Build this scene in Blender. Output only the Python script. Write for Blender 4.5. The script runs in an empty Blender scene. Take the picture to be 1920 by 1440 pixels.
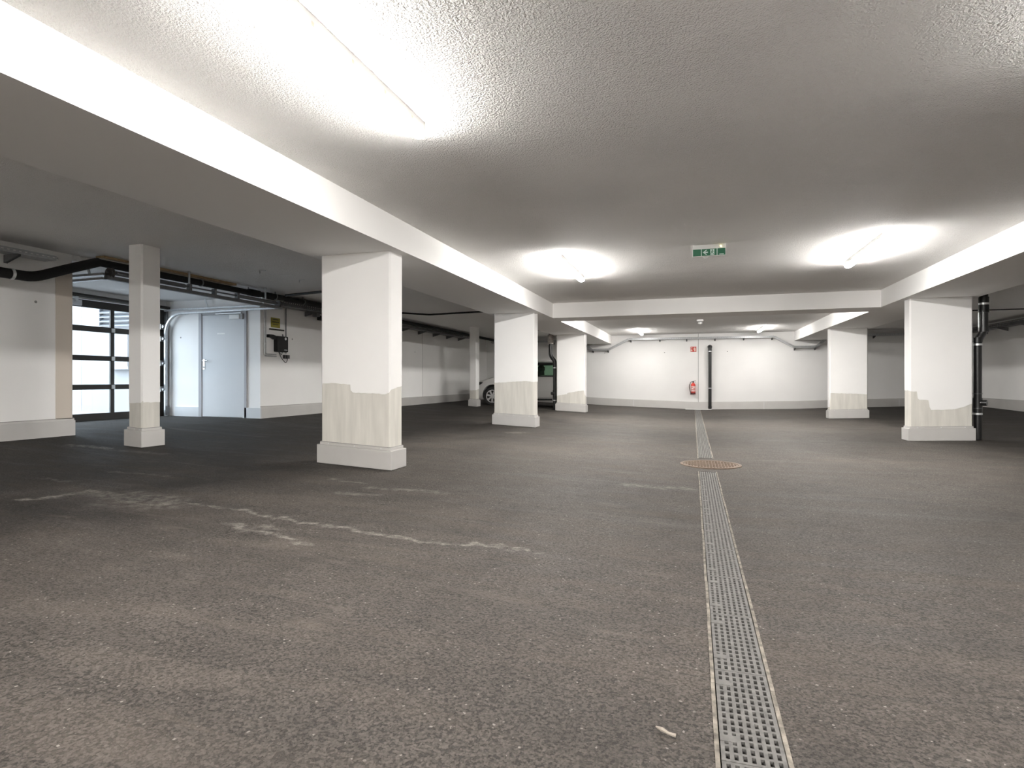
import bpy, bmesh, math, random
import numpy as np
from mathutils import Vector, Matrix
random.seed(7)
SC = bpy.context.scene
COL = SC.collection

# ------------------------------------------------------------------ camera, world, exposure
TH = math.atan(339 / 1075.0)
cam_data = bpy.data.cameras.new('camera')
cam_data.sensor_width = 36.0
cam_data.lens = 1075.0 / 1920 * 36
cam_data.shift_y = -7 / 1920
cam_data.clip_start = 0.05
cam_data.clip_end = 200
cam = bpy.data.objects.new('camera', cam_data)
COL.objects.link(cam)
cam.location = (0, 0, 1.0)
cam.rotation_euler = (math.pi / 2, 0, TH)
SC.camera = cam

world = bpy.data.worlds.new('overcast_sky')
SC.world = world
world.use_nodes = True
wb = world.node_tree.nodes['Background']
wb.inputs['Color'].default_value = (0.80, 0.90, 1.0, 1)
wb.inputs['Strength'].default_value = 3.1

SC.view_settings.view_transform = 'Standard'
SC.view_settings.look = 'None'
SC.view_settings.gamma = 1
SC.view_settings.use_curve_mapping = False
SC.view_settings.exposure = 1.68
SC.cycles.use_denoising = True
SC.cycles.denoising_prefilter = 'ACCURATE'
SC.cycles.max_bounces = 10
SC.cycles.diffuse_bounces = 8
SC.cycles.caustics_reflective = False
SC.cycles.caustics_refractive = False
SC.cycles.sample_clamp_indirect = 6.0
TUBE = 104.0            # emission strength of the tube lamps

# ------------------------------------------------------------------ helpers
ORI = {}

def link(o, parent=None):
    COL.objects.link(o)
    if parent is not None:
        o.parent = parent
    return o

def tag(o, label=None, cat=None, group=None, kind=None):
    if label: o['label'] = label
    if cat: o['category'] = cat
    if group: o['group'] = group
    if kind: o['kind'] = kind
    return o

def thing(name, label, cat, loc, group=None, kind=None):
    o = bpy.data.objects.new(name, None)
    o.empty_display_size = 0.1
    o.location = loc
    link(o)
    ORI[o] = Vector(loc)
    return tag(o, label, cat, group, kind)

class MB:
    def __init__(self):
        self.v = []; self.f = []
    def add(self, vs, fs):
        n = len(self.v)
        self.v += [tuple(map(float, p)) for p in vs]
        self.f += [tuple(n + i for i in q) for q in fs]
        return self
    def box(self, x0, x1, y0, y1, z0, z1):
        return self.hexa([(x0, y0, z0), (x1, y0, z0), (x1, y1, z0), (x0, y1, z0),
                          (x0, y0, z1), (x1, y0, z1), (x1, y1, z1), (x0, y1, z1)])
    def hexa(self, p):
        return self.add(p, [(0, 3, 2, 1), (4, 5, 6, 7), (0, 1, 5, 4), (1, 2, 6, 5), (2, 3, 7, 6), (3, 0, 4, 7)])
    def bar(self, a, b, w, h, up=(0, 0, 1)):
        a = Vector(a); b = Vector(b); d = (b - a).normalized(); u = Vector(up)
        s = d.cross(u)
        if s.length < 1e-5: s = Vector((1, 0, 0))
        s.normalize(); u = s.cross(d).normalized()
        s = s * (w / 2); u = u * (h / 2)
        return self.hexa([a - s - u, a + s - u, b + s - u, b - s - u, a - s + u, a + s + u, b + s + u, b - s + u])
    def tube(self, pts, r, n=14, bend=0.0, caps=True):
        P = [Vector(p) for p in pts]
        if bend > 0 and len(P) > 2:
            Q = [P[0]]
            for i in range(1, len(P) - 1):
                a = (P[i - 1] - P[i]); b = (P[i + 1] - P[i])
                t = min(bend, a.length * .49, b.length * .49)
                pa = P[i] + a.normalized() * t; pb = P[i] + b.normalized() * t
                for k in range(7):
                    s = k / 6
                    Q.append(pa * (1 - s) ** 2 + P[i] * 2 * s * (1 - s) + pb * s * s)
            Q.append(P[-1]); P = Q
        R = r if isinstance(r, (list, tuple)) else [r] * len(P)
        rings = []; nrm = None
        for i, p in enumerate(P):
            t = (P[min(i + 1, len(P) - 1)] - P[max(i - 1, 0)]).normalized()
            if nrm is None:
                nrm = t.orthogonal().normalized()
            nrm = (nrm - t * nrm.dot(t)).normalized()
            bn = t.cross(nrm)
            rings.append([p + (nrm * math.cos(2 * math.pi * k / n) + bn * math.sin(2 * math.pi * k / n)) * R[i] for k in range(n)])
        vs = [q for ring in rings for q in ring]; fs = []
        for i in range(len(rings) - 1):
            for k in range(n):
                a = i * n + k; b = i * n + (k + 1) % n
                fs.append((a, b, b + n, a + n))
        if caps:
            fs.append(tuple(range(n - 1, -1, -1)))
            m = (len(rings) - 1) * n
            fs.append(tuple(range(m, m + n)))
        return self.add(vs, fs)
    def lathe(self, prof, c, axis='z', n=28, ring=False):
        vs = []; fs = []
        for (r, h) in prof:
            for k in range(n):
                a = 2 * math.pi * k / n
                x, y = r * math.cos(a), r * math.sin(a)
                if axis == 'z': p = (c[0] + x, c[1] + y, c[2] + h)
                elif axis == 'y': p = (c[0] + x, c[1] + h, c[2] + y)
                else: p = (c[0] + h, c[1] + x, c[2] + y)
                vs.append(p)
        for i in range(len(prof) - 1):
            for k in range(n):
                a = i * n + k; b = i * n + (k + 1) % n
                fs.append((a, b, b + n, a + n))
        m = (len(prof) - 1) * n
        if ring:
            fs += [(m + k, m + (k + 1) % n, (k + 1) % n, k) for k in range(n)]
        else:
            fs.append(tuple(range(n - 1, -1, -1)))
            fs.append(tuple(range(m, m + n)))
        return self.add(vs, fs)
    def prism(self, poly, d0, d1, plane='xz'):
        n = len(poly)
        def pt(q, d):
            if plane == 'xz': return (q[0], d, q[1])
            if plane == 'yz': return (d, q[0], q[1])
            return (q[0], q[1], d)
        vs = [pt(q, d0) for q in poly] + [pt(q, d1) for q in poly]
        fs = [tuple(range(n)), tuple(range(2 * n - 1, n - 1, -1))]
        for i in range(n):
            j = (i + 1) % n
            fs.append((i, i + n, j + n, j))
        return self.add(vs, fs)
    def build(self, name, m, parent=None, smooth=False, bevel=0.0, label=None, loc=None):
        me = bpy.data.meshes.new(name)
        org = ORI.get(parent, Vector((0, 0, 0))) if parent is not None else Vector(loc or (0, 0, 0))
        me.from_pydata([(Vector(p) - org)[:] for p in self.v], [], self.f)
        bm = bmesh.new(); bm.from_mesh(me)
        bmesh.ops.recalc_face_normals(bm, faces=bm.faces)
        bm.to_mesh(me); bm.free()
        if smooth:
            me.polygons.foreach_set('use_smooth', [True] * len(me.polygons))
            me.set_sharp_from_angle(angle=math.radians(38))
        me.materials.append(m)
        o = bpy.data.objects.new(name, me)
        if parent is None and loc: o.location = loc
        link(o, parent)
        ORI[o] = org
        if bevel > 0:
            b = o.modifiers.new('bevel', 'BEVEL'); b.width = bevel; b.segments = 2; b.limit_method = 'ANGLE'
        if label: o['label'] = label
        return o

def struct(o): return tag(o, kind='structure')

# ------------------------------------------------------------------ materials
def mat(name, col, rough=0.6, metal=0.0, spec=0.5, bump=None, var=None, emit=None):
    """bump=(scale, strength, distance); var=(scale, amount) brightness variation"""
    m = bpy.data.materials.new(name); m.use_nodes = True
    nt = m.node_tree; p = nt.nodes['Principled BSDF']
    p.inputs['Base Color'].default_value = (*col, 1)
    p.inputs['Roughness'].default_value = rough
    p.inputs['Metallic'].default_value = metal
    p.inputs['Specular IOR Level'].default_value = spec
    tc = nt.nodes.new('ShaderNodeTexCoord')
    if var:
        n = nt.nodes.new('ShaderNodeTexNoise'); n.inputs['Scale'].default_value = var[0] if not isinstance(var[0], tuple) else 1; n.inputs['Detail'].default_value = 4
        if isinstance(var[0], tuple):
            n.inputs['Scale'].default_value = 1; mp = nt.nodes.new('ShaderNodeMapping'); mp.inputs['Scale'].default_value = var[0]
            nt.links.new(tc.outputs['Object'], mp.inputs['Vector']); nt.links.new(mp.outputs['Vector'], n.inputs['Vector'])
        else: nt.links.new(tc.outputs['Object'], n.inputs['Vector'])
        r = nt.nodes.new('ShaderNodeMapRange')
        r.inputs['From Min'].default_value = .3; r.inputs['From Max'].default_value = .7
        r.inputs['To Min'].default_value = 1 - var[1]; r.inputs['To Max'].default_value = 1 + var[1]
        nt.links.new(n.outputs['Fac'], r.inputs['Value'])
        x = nt.nodes.new('ShaderNodeVectorMath'); x.operation = 'SCALE'
        x.inputs[0].default_value = col
        nt.links.new(r.outputs['Result'], x.inputs['Scale'])
        nt.links.new(x.outputs['Vector'], p.inputs['Base Color'])
    if bump:
        n = nt.nodes.new('ShaderNodeTexNoise'); n.inputs['Scale'].default_value = bump[0]; n.inputs['Detail'].default_value = 3
        nt.links.new(tc.outputs['Object'], n.inputs['Vector'])
        b = nt.nodes.new('ShaderNodeBump'); b.inputs['Strength'].default_value = bump[1]; b.inputs['Distance'].default_value = bump[2]
        nt.links.new(n.outputs['Fac'], b.inputs['Height'])
        nt.links.new(b.outputs['Normal'], p.inputs['Normal'])
    if emit:
        p.inputs['Emission Color'].default_value = (*emit[0], 1)
        p.inputs['Emission Strength'].default_value = emit[1]
    return m

M = {}
M['wall'] = mat('white_wall_paint', (.88, .87, .855), .75, spec=.25, bump=(55, .12, .004), var=(1.2, .02))
M['paint'] = mat('white_column_paint', (.87, .86, .845), .7, spec=.25, bump=(30, .08, .004), var=(2.0, .015))
M['beam'] = mat('white_beam_paint', (.88, .87, .855), .7, spec=.25, bump=(12, .06, .004))
M['concrete'] = mat('bare_concrete', (.62, .60, .55), .85, spec=.2, bump=(60, .15, .003), var=((16, 16, 1.6), .10))
M['cover'] = mat('grey_plinth_metal', (.56, .545, .525), .42, metal=.25, var=(3, .04))
M['cover_dark'] = mat('plinth_joint', (.30, .29, .28), .6)
M['steel'] = mat('galvanised_steel', (.50, .51, .52), .42, metal=.75, var=(25, .12))
M['steel_bright'] = mat('bright_zinc', (.75, .76, .77), .3, metal=.8)
M['steel_dark'] = mat('dull_zinc', (.17, .173, .177), .5, metal=.6, var=(20, .12))
M['black'] = mat('black_pipe_plastic', (.012, .012, .012), .33, spec=.5)
M['foam'] = mat('black_foam_lagging', (.010, .010, .010), .85, bump=(40, .5, .01))
M['foil'] = mat('crumpled_grey_lagging', (.42, .38, .35), .6, metal=.2, bump=(30, .8, .02), var=(14, .3))
M['timber'] = mat('brown_board', (.30, .21, .11), .8, var=(14, .25))
M['lamp_body'] = mat('lamp_housing_plastic', (.80, .79, .77), .5)
def tube_mat(k): return mat('lit_tube_cover', (.9, .9, .9), .4, emit=((1.0, .975, .94), TUBE * k))
M['tube'] = tube_mat(1.0)
M['clip'] = mat('lamp_clip_plastic', (.75, .66, .55), .5)
M['white_plastic'] = mat('white_plastic', (.80, .80, .78), .45)
M['green'] = mat('exit_sign_green', (.0, .13, .055), .4)
M['pict'] = mat('sign_white', (.72, .86, .80), .5)
M['red'] = mat('signal_red', (.62, .035, .022), .35)
M['red_deep'] = mat('dark_red', (.10, .012, .010), .4)
M['fire_sign'] = mat('fire_sign_red', (.52, .035, .022), .45)
M['sign_cream'] = mat('sign_cream', (.85, .72, .62), .5)
M['label_pale'] = mat('pale_pink_label', (.78, .58, .55), .5)
M['yellow'] = mat('yellow_notice', (.30, .26, .03), .55)
M['ink'] = mat('black_ink', (.03, .03, .02), .6)
M['rubber'] = mat('black_rubber', (.015, .015, .015), .7)
M['door'] = mat('grey_door_paint', (.56, .57, .58), .5, var=(2, .02))
M['frame'] = mat('grey_frame_paint', (.34, .34, .35), .5)
M['gate'] = mat('dark_brown_gate_frame', (.042, .038, .034), .5)
M['beige'] = mat('beige_render_strip', (.62, .555, .485), .85, bump=(60, .15, .003))
M['iron'] = mat('rusty_cast_iron', (.15, .108, .078), .6, metal=.3, var=(14, .3), bump=(120, .3, .002))
M['grate'] = mat('galvanised_grating', (.145, .14, .132), .55, metal=.3, var=(30, .3))
M['edge'] = mat('concrete_channel_edge', (.19, .17, .142), .9, bump=(90, .6, .005), var=(26, .55))
M['trough'] = mat('dirty_channel_trough', (.03, .028, .026), .9)
M['car'] = mat('silver_car_paint', (.74, .73, .71), .3, metal=.12)
M['case'] = mat('black_case_plastic', (.009, .009, .009), .5, spec=.3)
M['car_black'] = mat('black_car_trim', (.012, .012, .012), .45)
M['tyre'] = mat('tyre_rubber', (.02, .02, .02), .75)
M['alloy'] = mat('silver_alloy', (.70, .70, .70), .28, metal=.7)
M['seat'] = mat('dark_seat_cloth', (.012, .012, .012), .9)
M['mud'] = mat('dried_mud', (.42, .36, .29), .95, bump=(60, .5, .004), var=(20, .2))
M['paper'] = mat('dirty_paper', (.30, .265, .225), .9)
M['out_wall'] = mat('outdoor_white_concrete', (.27, .27, .27), .85, var=(1.5, .04))
M['out_ground'] = mat('outdoor_pavement', (.30, .30, .31), .9, var=(6, .15))
M['louver'] = mat('louver_aluminium', (.20, .21, .225), .5, metal=.2)

def glass(name, tint, refl=.08):
    m = bpy.data.materials.new(name); m.use_nodes = True
    nt = m.node_tree; nt.nodes.clear()
    o = nt.nodes.new('ShaderNodeOutputMaterial'); mx = nt.nodes.new('ShaderNodeMixShader')
    t = nt.nodes.new('ShaderNodeBsdfTransparent'); g = nt.nodes.new('ShaderNodeBsdfGlossy')
    t.inputs['Color'].default_value = (*tint, 1); g.inputs['Roughness'].default_value = .03
    mx.inputs['Fac'].default_value = refl
    nt.links.new(t.outputs[0], mx.inputs[1]); nt.links.new(g.outputs[0], mx.inputs[2]); nt.links.new(mx.outputs[0], o.inputs['Surface'])
    return m
M['pane'] = glass('clear_pane', (.93, .95, .96), .05)
M['car_glass'] = glass('green_tinted_glass', (.60, .80, .66), .07)

def ceiling_mat():
    m = bpy.data.materials.new('stippled_white_ceiling'); m.use_nodes = True
    nt = m.node_tree; p = nt.nodes['Principled BSDF']; L = nt.links.new
    p.inputs['Base Color'].default_value = (.90, .885, .865, 1); p.inputs['Roughness'].default_value = .85
    p.inputs['Specular IOR Level'].default_value = .15
    tc = nt.nodes.new('ShaderNodeTexCoord')
    n1 = nt.nodes.new('ShaderNodeTexNoise'); n1.inputs['Scale'].default_value = 95; n1.inputs['Detail'].default_value = 2
    L(tc.outputs['Object'], n1.inputs['Vector'])
    mp = nt.nodes.new('ShaderNodeMapping'); mp.inputs['Scale'].default_value = (.7, 6, 1)
    L(tc.outputs['Object'], mp.inputs['Vector'])
    n2 = nt.nodes.new('ShaderNodeTexNoise'); n2.inputs['Scale'].default_value = 1.3; n2.inputs['Detail'].default_value = 5
    n2.inputs['Distortion'].default_value = .6
    L(mp.outputs['Vector'], n2.inputs['Vector'])
    # patchiness of the stipple: rough in some areas, trowelled smooth in others
    n3 = nt.nodes.new('ShaderNodeTexNoise'); n3.inputs['Scale'].default_value = 1.1; n3.inputs['Detail'].default_value = 3
    L(tc.outputs['Object'], n3.inputs['Vector'])
    r3 = nt.nodes.new('ShaderNodeMapRange'); r3.inputs['From Min'].default_value = .35; r3.inputs['From Max'].default_value = .65
    r3.inputs['To Min'].default_value = .65; r3.inputs['To Max'].default_value = 1.15
    L(n3.outputs['Fac'], r3.inputs['Value'])
    a = nt.nodes.new('ShaderNodeMath'); a.operation = 'MULTIPLY'
    L(n1.outputs['Fac'], a.inputs[0]); L(r3.outputs['Result'], a.inputs[1])
    b1 = nt.nodes.new('ShaderNodeBump'); b1.inputs['Strength'].default_value = 1.0; b1.inputs['Distance'].default_value = .020
    L(a.outputs[0], b1.inputs['Height'])
    b2 = nt.nodes.new('ShaderNodeBump'); b2.inputs['Strength'].default_value = .16; b2.inputs['Distance'].default_value = .03
    L(n2.outputs['Fac'], b2.inputs['Height']); L(b1.outputs['Normal'], b2.inputs['Normal'])
    # faint ridges left by the formwork boards, about 0.44 m apart
    sx = nt.nodes.new('ShaderNodeSeparateXYZ'); L(tc.outputs['Object'], sx.inputs[0])
    def mt(op, a, b):
        k = nt.nodes.new('ShaderNodeMath'); k.operation = op
        for i, q in enumerate((a, b)):
            if isinstance(q, (int, float)): k.inputs[i].default_value = q
            else: L(q, k.inputs[i])
        return k.outputs[0]
    w = mt('ADD', sx.outputs['Y'], mt('MULTIPLY', n3.outputs['Fac'], .05))
    pp = mt('PINGPONG', mt('SUBTRACT', w, 3.285), .2175)
    rr = nt.nodes.new('ShaderNodeMapRange'); rr.interpolation_type = 'SMOOTHSTEP'; L(pp, rr.inputs['Value'])
    for k, v in zip(('From Min', 'From Max', 'To Min', 'To Max'), (.0, .022, 1, 0)): rr.inputs[k].default_value = v
    n4 = nt.nodes.new('ShaderNodeTexNoise'); n4.inputs['Scale'].default_value = 2.2; L(tc.outputs['Object'], n4.inputs['Vector'])
    r4 = nt.nodes.new('ShaderNodeMapRange'); L(n4.outputs['Fac'], r4.inputs['Value'])
    r4.inputs['From Min'].default_value = .42; r4.inputs['From Max'].default_value = .62
    b3 = nt.nodes.new('ShaderNodeBump'); b3.inputs['Strength'].default_value = .35; b3.inputs['Distance'].default_value = .006
    L(mt('MULTIPLY', rr.outputs['Result'], r4.outputs['Result']), b3.inputs['Height']); L(b2.outputs['Normal'], b3.inputs['Normal'])
    L(b3.outputs['Normal'], p.inputs['Normal'])
    return m
M['ceiling'] = ceiling_mat()

STROKES = [  # dried mud smears on the asphalt: (points, half width, strength)
    ([(-4.49, 2.81), (-4.45, 2.84), (-4.38, 3.01), (-4.39, 3.23)], .045, 1.0),
    ([(-4.28, 3.17), (-3.92, 3.10), (-3.70, 3.08), (-3.45, 3.10)], .10, .55),
    ([(-3.50, 3.08), (-3.43, 3.21), (-3.02, 3.21), (-2.77, 3.20), (-2.31, 3.12), (-1.87, 3.10), (-1.49, 3.08), (-1.2, 3.14), (-.83, 3.13)], .026, .75),
    ([(-2.81, 2.90), (-2.44, 2.84), (-2.25, 2.80), (-2.05, 2.75)], .032, .7),
    ([(-2.57, 2.95), (-2.36, 2.96)], .035, .55),
    ([(-2.62, 4.27), (-2.34, 4.36), (-1.98, 4.36)], .05, .6),
    ([(-2.71, 4.41), (-3.12, 4.45)], .03, .5),
    ([(-2.75, 3.99), (-2.44, 4.04)], .04, .45),
    ([(-4.05, 3.22), (-3.6, 3.2)], .13, .5),
    ([(-3.9, 2.95), (-3.5, 2.98)], .09, .35),
    ([(-6.81, 4.80), (-6.38, 4.88)], .07, .8),
    ([(-6.3, 4.84), (-5.57, 4.84)], .06, .4),
    ([(-5.08, 3.86), (-4.3, 3.89)], .025, .4),
    ([(-5.22, 3.39), (-4.85, 3.42)], .03, .45),
    ([(-.55, 5.44), (-.18, 5.49), (-.06, 5.54)], .08, .45),
    ([(-2.98, 9.38), (-2.84, 9.50)], .10, .9),
]

def asphalt():
    m = bpy.data.materials.new('asphalt'); m.use_nodes = True
    nt = m.node_tree; p = nt.nodes['Principled BSDF']; L = nt.links.new; N = nt.nodes.new
    p.inputs['Specular IOR Level'].default_value = .20
    tc = N('ShaderNodeTexCoord'); P = tc.outputs['Object']
    def noise(scale, detail=3, vec=None, dist=0, rough=.5):
        n = N('ShaderNodeTexNoise'); n.inputs['Scale'].default_value = scale; n.inputs['Detail'].default_value = detail
        n.inputs['Distortion'].default_value = dist; n.inputs['Roughness'].default_value = rough
        L(vec or P, n.inputs['Vector']); return n
    def math_(op, a, b=None, clamp=False):
        n = N('ShaderNodeMath'); n.operation = op; n.use_clamp = clamp
        for i, s in enumerate((a, b)):
            if s is None: continue
            if isinstance(s, (int, float)): n.inputs[i].default_value = s
            else: L(s, n.inputs[i])
        return n.outputs[0]
    def rng(s, a, b, c, d, smooth=False):
        n = N('ShaderNodeMapRange'); L(s, n.inputs['Value'])
        if smooth: n.interpolation_type = 'SMOOTHSTEP'
        for k, v in zip(('From Min', 'From Max', 'To Min', 'To Max'), (a, b, c, d)): n.inputs[k].default_value = v
        return n.outputs['Result']
    def mixc(f, a, b):
        n = N('ShaderNodeMix'); n.data_type = 'RGBA'
        L(f, n.inputs[0])
        for s, i in ((a, 6), (b, 7)):
            if isinstance(s, tuple): n.inputs[i].default_value = (*s, 1)
            else: L(s, n.inputs[i])
        return n.outputs[2]
    # stones: voronoi grains, dark bitumen gaps, a few pale chips
    vo = N('ShaderNodeTexVoronoi'); vo.inputs['Scale'].default_value = 140; L(P, vo.inputs['Vector'])
    sep = N('ShaderNodeSeparateColor'); L(vo.outputs['Color'], sep.inputs[0])
    grain = mixc(rng(sep.outputs[0], 0, 1, 0, 1), (.050, .0435, .038), (.098, .086, .076))
    chip = rng(sep.outputs[1], .994, .997, 0, 1)
    grain = mixc(chip, grain, (.24, .22, .20))
    edge = rng(vo.outputs['Distance'], .48, .78, 0, 1)
    gaps = noise(75, 3)
    pit = math_('MAXIMUM', math_('MULTIPLY', edge, rng(gaps.outputs['Fac'], .40, .58, 0, 1)), rng(gaps.outputs['Fac'], .56, .63, 0, .9))
    col = mixc(math_('MULTIPLY', pit, .85), grain, (.022, .020, .018))
    # broad tone changes: fresh dark bitumen and dusty areas, stretched along the driving direction
    big = noise(.55, 5, dist=.8, rough=.55)
    mp = N('ShaderNodeMapping'); mp.inputs['Scale'].default_value = (.35, 2.2, 1); L(P, mp.inputs['Vector'])
    stre = noise(1.6, 6, vec=mp.outputs['Vector'], dist=1.2, rough=.62)
    mid = noise(4.5, 5, dist=.5, rough=.6)
    tone = math_('ADD', rng(big.outputs['Fac'], .3, .7, .82, 1.16), math_('ADD', rng(stre.outputs['Fac'], .3, .7, -.12, .13), rng(mid.outputs['Fac'], .3, .7, -.13, .13)))
    sc = N('ShaderNodeVectorMath'); sc.operation = 'SCALE'; L(col, sc.inputs[0]); L(tone, sc.inputs['Scale'])
    col = sc.outputs['Vector']
    # floor colour is paler along the aisle and darker in the parking bays
    sx = N('ShaderNodeSeparateXYZ'); L(P, sx.inputs[0])
    wx = math_('ADD', sx.outputs['X'], rng(big.outputs['Fac'], .3, .7, -1.1, 1.1))
    lane = math_('MULTIPLY', rng(wx, -5.4, -2.3, 0, 1, True), rng(wx, 4.9, 3.4, 0, 1, True))
    lane = math_('MAXIMUM', lane, 0.0)
    tn = N('ShaderNodeVectorMath'); tn.operation = 'SCALE'; L(col, tn.inputs[0]); L(rng(lane, 0, 1, .45, 1.0), tn.inputs['Scale'])
    col = tn.outputs['Vector']
    dust = math_('MULTIPLY', rng(stre.outputs['Fac'], .50, .74, 0, .30), rng(gaps.outputs['Fac'], .35, .6, .3, 1))
    dust = math_('MULTIPLY', dust, rng(lane, 0, 1, .8, 1))
    scf = noise(2.3, 7, vec=mp.outputs['Vector'], dist=1.6, rough=.7)
    dust = math_('MAXIMUM', dust, math_('MULTIPLY', rng(scf.outputs['Fac'], .57, .70, 0, .42), rng(gaps.outputs['Fac'], .38, .58, .3, 1)))
    col = mixc(dust, col, (.165, .138, .113))
    # mud smears
    wob = noise(5, 6, rough=.65)
    off = N('ShaderNodeVectorMath'); off.operation = 'MULTIPLY_ADD'
    L(wob.outputs['Color'], off.inputs[0]); off.inputs[1].default_value = (.30, .30, 0); off.inputs[2].default_value = (-.15, -.15, 0)
    pp = N('ShaderNodeVectorMath'); pp.operation = 'ADD'; L(P, pp.inputs[0]); L(off.outputs['Vector'], pp.inputs[1])
    fl = N('ShaderNodeVectorMath'); fl.operation = 'MULTIPLY'; L(pp.outputs['Vector'], fl.inputs[0]); fl.inputs[1].default_value = (1, 1, 0)
    Q = fl.outputs['Vector']
    tot = None
    for pts, w, s in STROKES:
        dmin = None
        for a, b in zip(pts[:-1], pts[1:]):
            ba = (b[0] - a[0], b[1] - a[1], 0); l2 = ba[0] ** 2 + ba[1] ** 2
            pa = N('ShaderNodeVectorMath'); pa.operation = 'SUBTRACT'; L(Q, pa.inputs[0]); pa.inputs[1].default_value = (*a, 0)
            d = N('ShaderNodeVectorMath'); d.operation = 'DOT_PRODUCT'; L(pa.outputs['Vector'], d.inputs[0]); d.inputs[1].default_value = tuple(c / l2 for c in ba)
            h = math_('MAXIMUM', math_('MINIMUM', d.outputs['Value'], 1.0), 0.0)
            q = N('ShaderNodeVectorMath'); q.operation = 'SCALE'; q.inputs[0].default_value = ba; L(h, q.inputs['Scale'])
            ds = N('ShaderNodeVectorMath'); ds.operation = 'DISTANCE'; L(pa.outputs['Vector'], ds.inputs[0]); L(q.outputs['Vector'], ds.inputs[1])
            dmin = ds.outputs['Value'] if dmin is None else math_('MINIMUM', dmin, ds.outputs['Value'])
        mk = rng(dmin, w * .3, w * 1.5, s, 0, True)
        tot = mk if tot is None else math_('MAXIMUM', tot, mk)
    brk = noise(13, 5, rough=.7)
    tot = math_('MULTIPLY', math_('MULTIPLY', tot, rng(brk.outputs['Fac'], .40, .60, .0, 1)), rng(gaps.outputs['Fac'], .36, .56, .35, 1))
    col = mixc(tot, col, (.27, .248, .222))
    L(col, p.inputs['Base Color'])
    L(rng(stre.outputs['Fac'], .3, .7, .58, .78), p.inputs['Roughness'])
    hgt = math_('SUBTRACT', math_('MULTIPLY', sep.outputs[2], .35), math_('MULTIPLY', pit, 1.0))
    b = N('ShaderNodeBump'); b.inputs['Strength'].default_value = .7; b.inputs['Distance'].default_value = .004
    L(hgt, b.inputs['Height']); L(b.outputs['Normal'], p.inputs['Normal'])
    return m
M['asphalt'] = asphalt()

# ------------------------------------------------------------------ levels and plan (metres)
SOF, CEIL, RCEIL = 2.30, 2.605, 2.53
XL, XR, YB, YF = -7.57, 7.97, 20.75, -4.5
XG, YD, YO = -9.787, 8.645, 5.30          # gate plane, door wall, near edge of the gate recess
FX = [-14, -9.8, -7.57, -6.2, -3.73, -2.87, .045, .265, 3.29, 4.18, 8.0]
FZ = [.31, .31, .30, .207, .138, .095, 0, 0, .032, .065, .20]
def fz(x, y=0):
    z = float(np.interp(x, FX, FZ))
    if x > .265 and y > 16:
        t = min(1, (y - 16) / 4.75); z += .045 * min(1, (x - .265) / 3.9) * t * t * (3 - 2 * t)
    return z

# floor: a sheet that falls from both sides to the channel, open where the channel lies
DX0, DX1 = .058, .250
CH = [(-1.0, 6.62), (7.72, 20.30)]        # the two channel runs
def make_floor():
    xs = sorted(set([round(v, 4) for v in np.arange(-9.9, 8.2, .3)] + [DX0, DX1] + [x for x in FX if -9.9 < x < 8.1]))
    ys = sorted(set([round(v, 4) for v in np.arange(YF, YB + .3, .3)] + [c for ch in CH for c in ch]))
    mb = MB(); nx = len(xs)
    mb.v = [(x, y, fz(x, y)) for y in ys for x in xs]
    for j in range(len(ys) - 1):
        for i in range(nx - 1):
            cx, cy = (xs[i] + xs[i + 1]) / 2, (ys[j] + ys[j + 1]) / 2
            if DX0 < cx < DX1 and any(a < cy < b for a, b in CH): continue
            mb.f.append((j * nx + i, j * nx + i + 1, (j + 1) * nx + i + 1, (j + 1) * nx + i))
    o = struct(mb.build('floor', M['asphalt']))
    return tag(o, 'dark grey asphalt floor with pale mud smears', 'floor')
make_floor()

def slab(name, m, boxes, label=None, cat=None):
    mb = MB()
    for b in boxes: mb.box(*b)
    return tag(struct(mb.build(name, m)), label, cat)
slab('ceiling', M['ceiling'], [(XL - .1, XR + .3, YF - .2, YB + .2, CEIL, CEIL + .25)], 'white stippled concrete ceiling slab over the whole garage', 'ceiling')
slab('ceiling_recess', M['ceiling'], [(-9.95, XL, YO, YD, RCEIL, CEIL + .25)], 'lower ceiling over the gate recess', 'ceiling')
slab('wall_left', M['wall'], [(-9.95, XL, YF, YO, -.1, CEIL + .2), (-9.95, XL, YD, YB + .2, -.1, CEIL + .2)], 'white side wall on the left with the gate recess in it', 'wall')
slab('wall_gate', M['wall'], [(-9.95, XG - .03, YO, YD, 2.37, CEIL)], 'lintel above the garage gate', 'wall')
slab('wall_back', M['wall'], [(-9.9, XR + .3, YB, YB + .2, -.2, CEIL + .2)], 'white wall at the far end of the garage', 'wall')
slab('wall_right', M['wall'], [(XR, XR + .2, YF, YB, -.2, CEIL + .2)], 'white side wall on the right', 'wall')
slab('wall_front', M['wall'], [(-9.9, XR + .3, YF - .2, YF, -.2, CEIL + .2)], 'white wall behind the viewpoint', 'wall')
slab('trim_1', M['beam'], [(-3.825, -2.787, YF, YB, SOF, CEIL)], 'long white concrete beam over the left row of columns', 'beam')
slab('trim_2', M['beam'], [(3.187, 4.245, YF, YB, SOF, CEIL)], 'long white concrete beam over the right row of columns', 'beam')
slab('trim_3', M['beam'], [(-2.787, 3.187, 11.68, 12.42, SOF, CEIL)], 'white cross beam spanning the aisle between the long beams', 'beam')
slab('trim_4', M['beige'], [(XL, XL + .006, 5.10, YO, .50, 2.40)], 'beige strip down the end of the left wall beside the gate', 'trim')
slab('trim_5', M['cover_dark'], [(.172, .186, YB - .004, YB, .25, CEIL)], 'thin grey joint up the far wall beside the extinguisher', 'joint')

slab('trim_7', M['cover_dark'], [(XL, XL + .003, 15.27, 15.282, .43, CEIL)], 'fine vertical joint in the left wall past the gate', 'joint')

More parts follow.
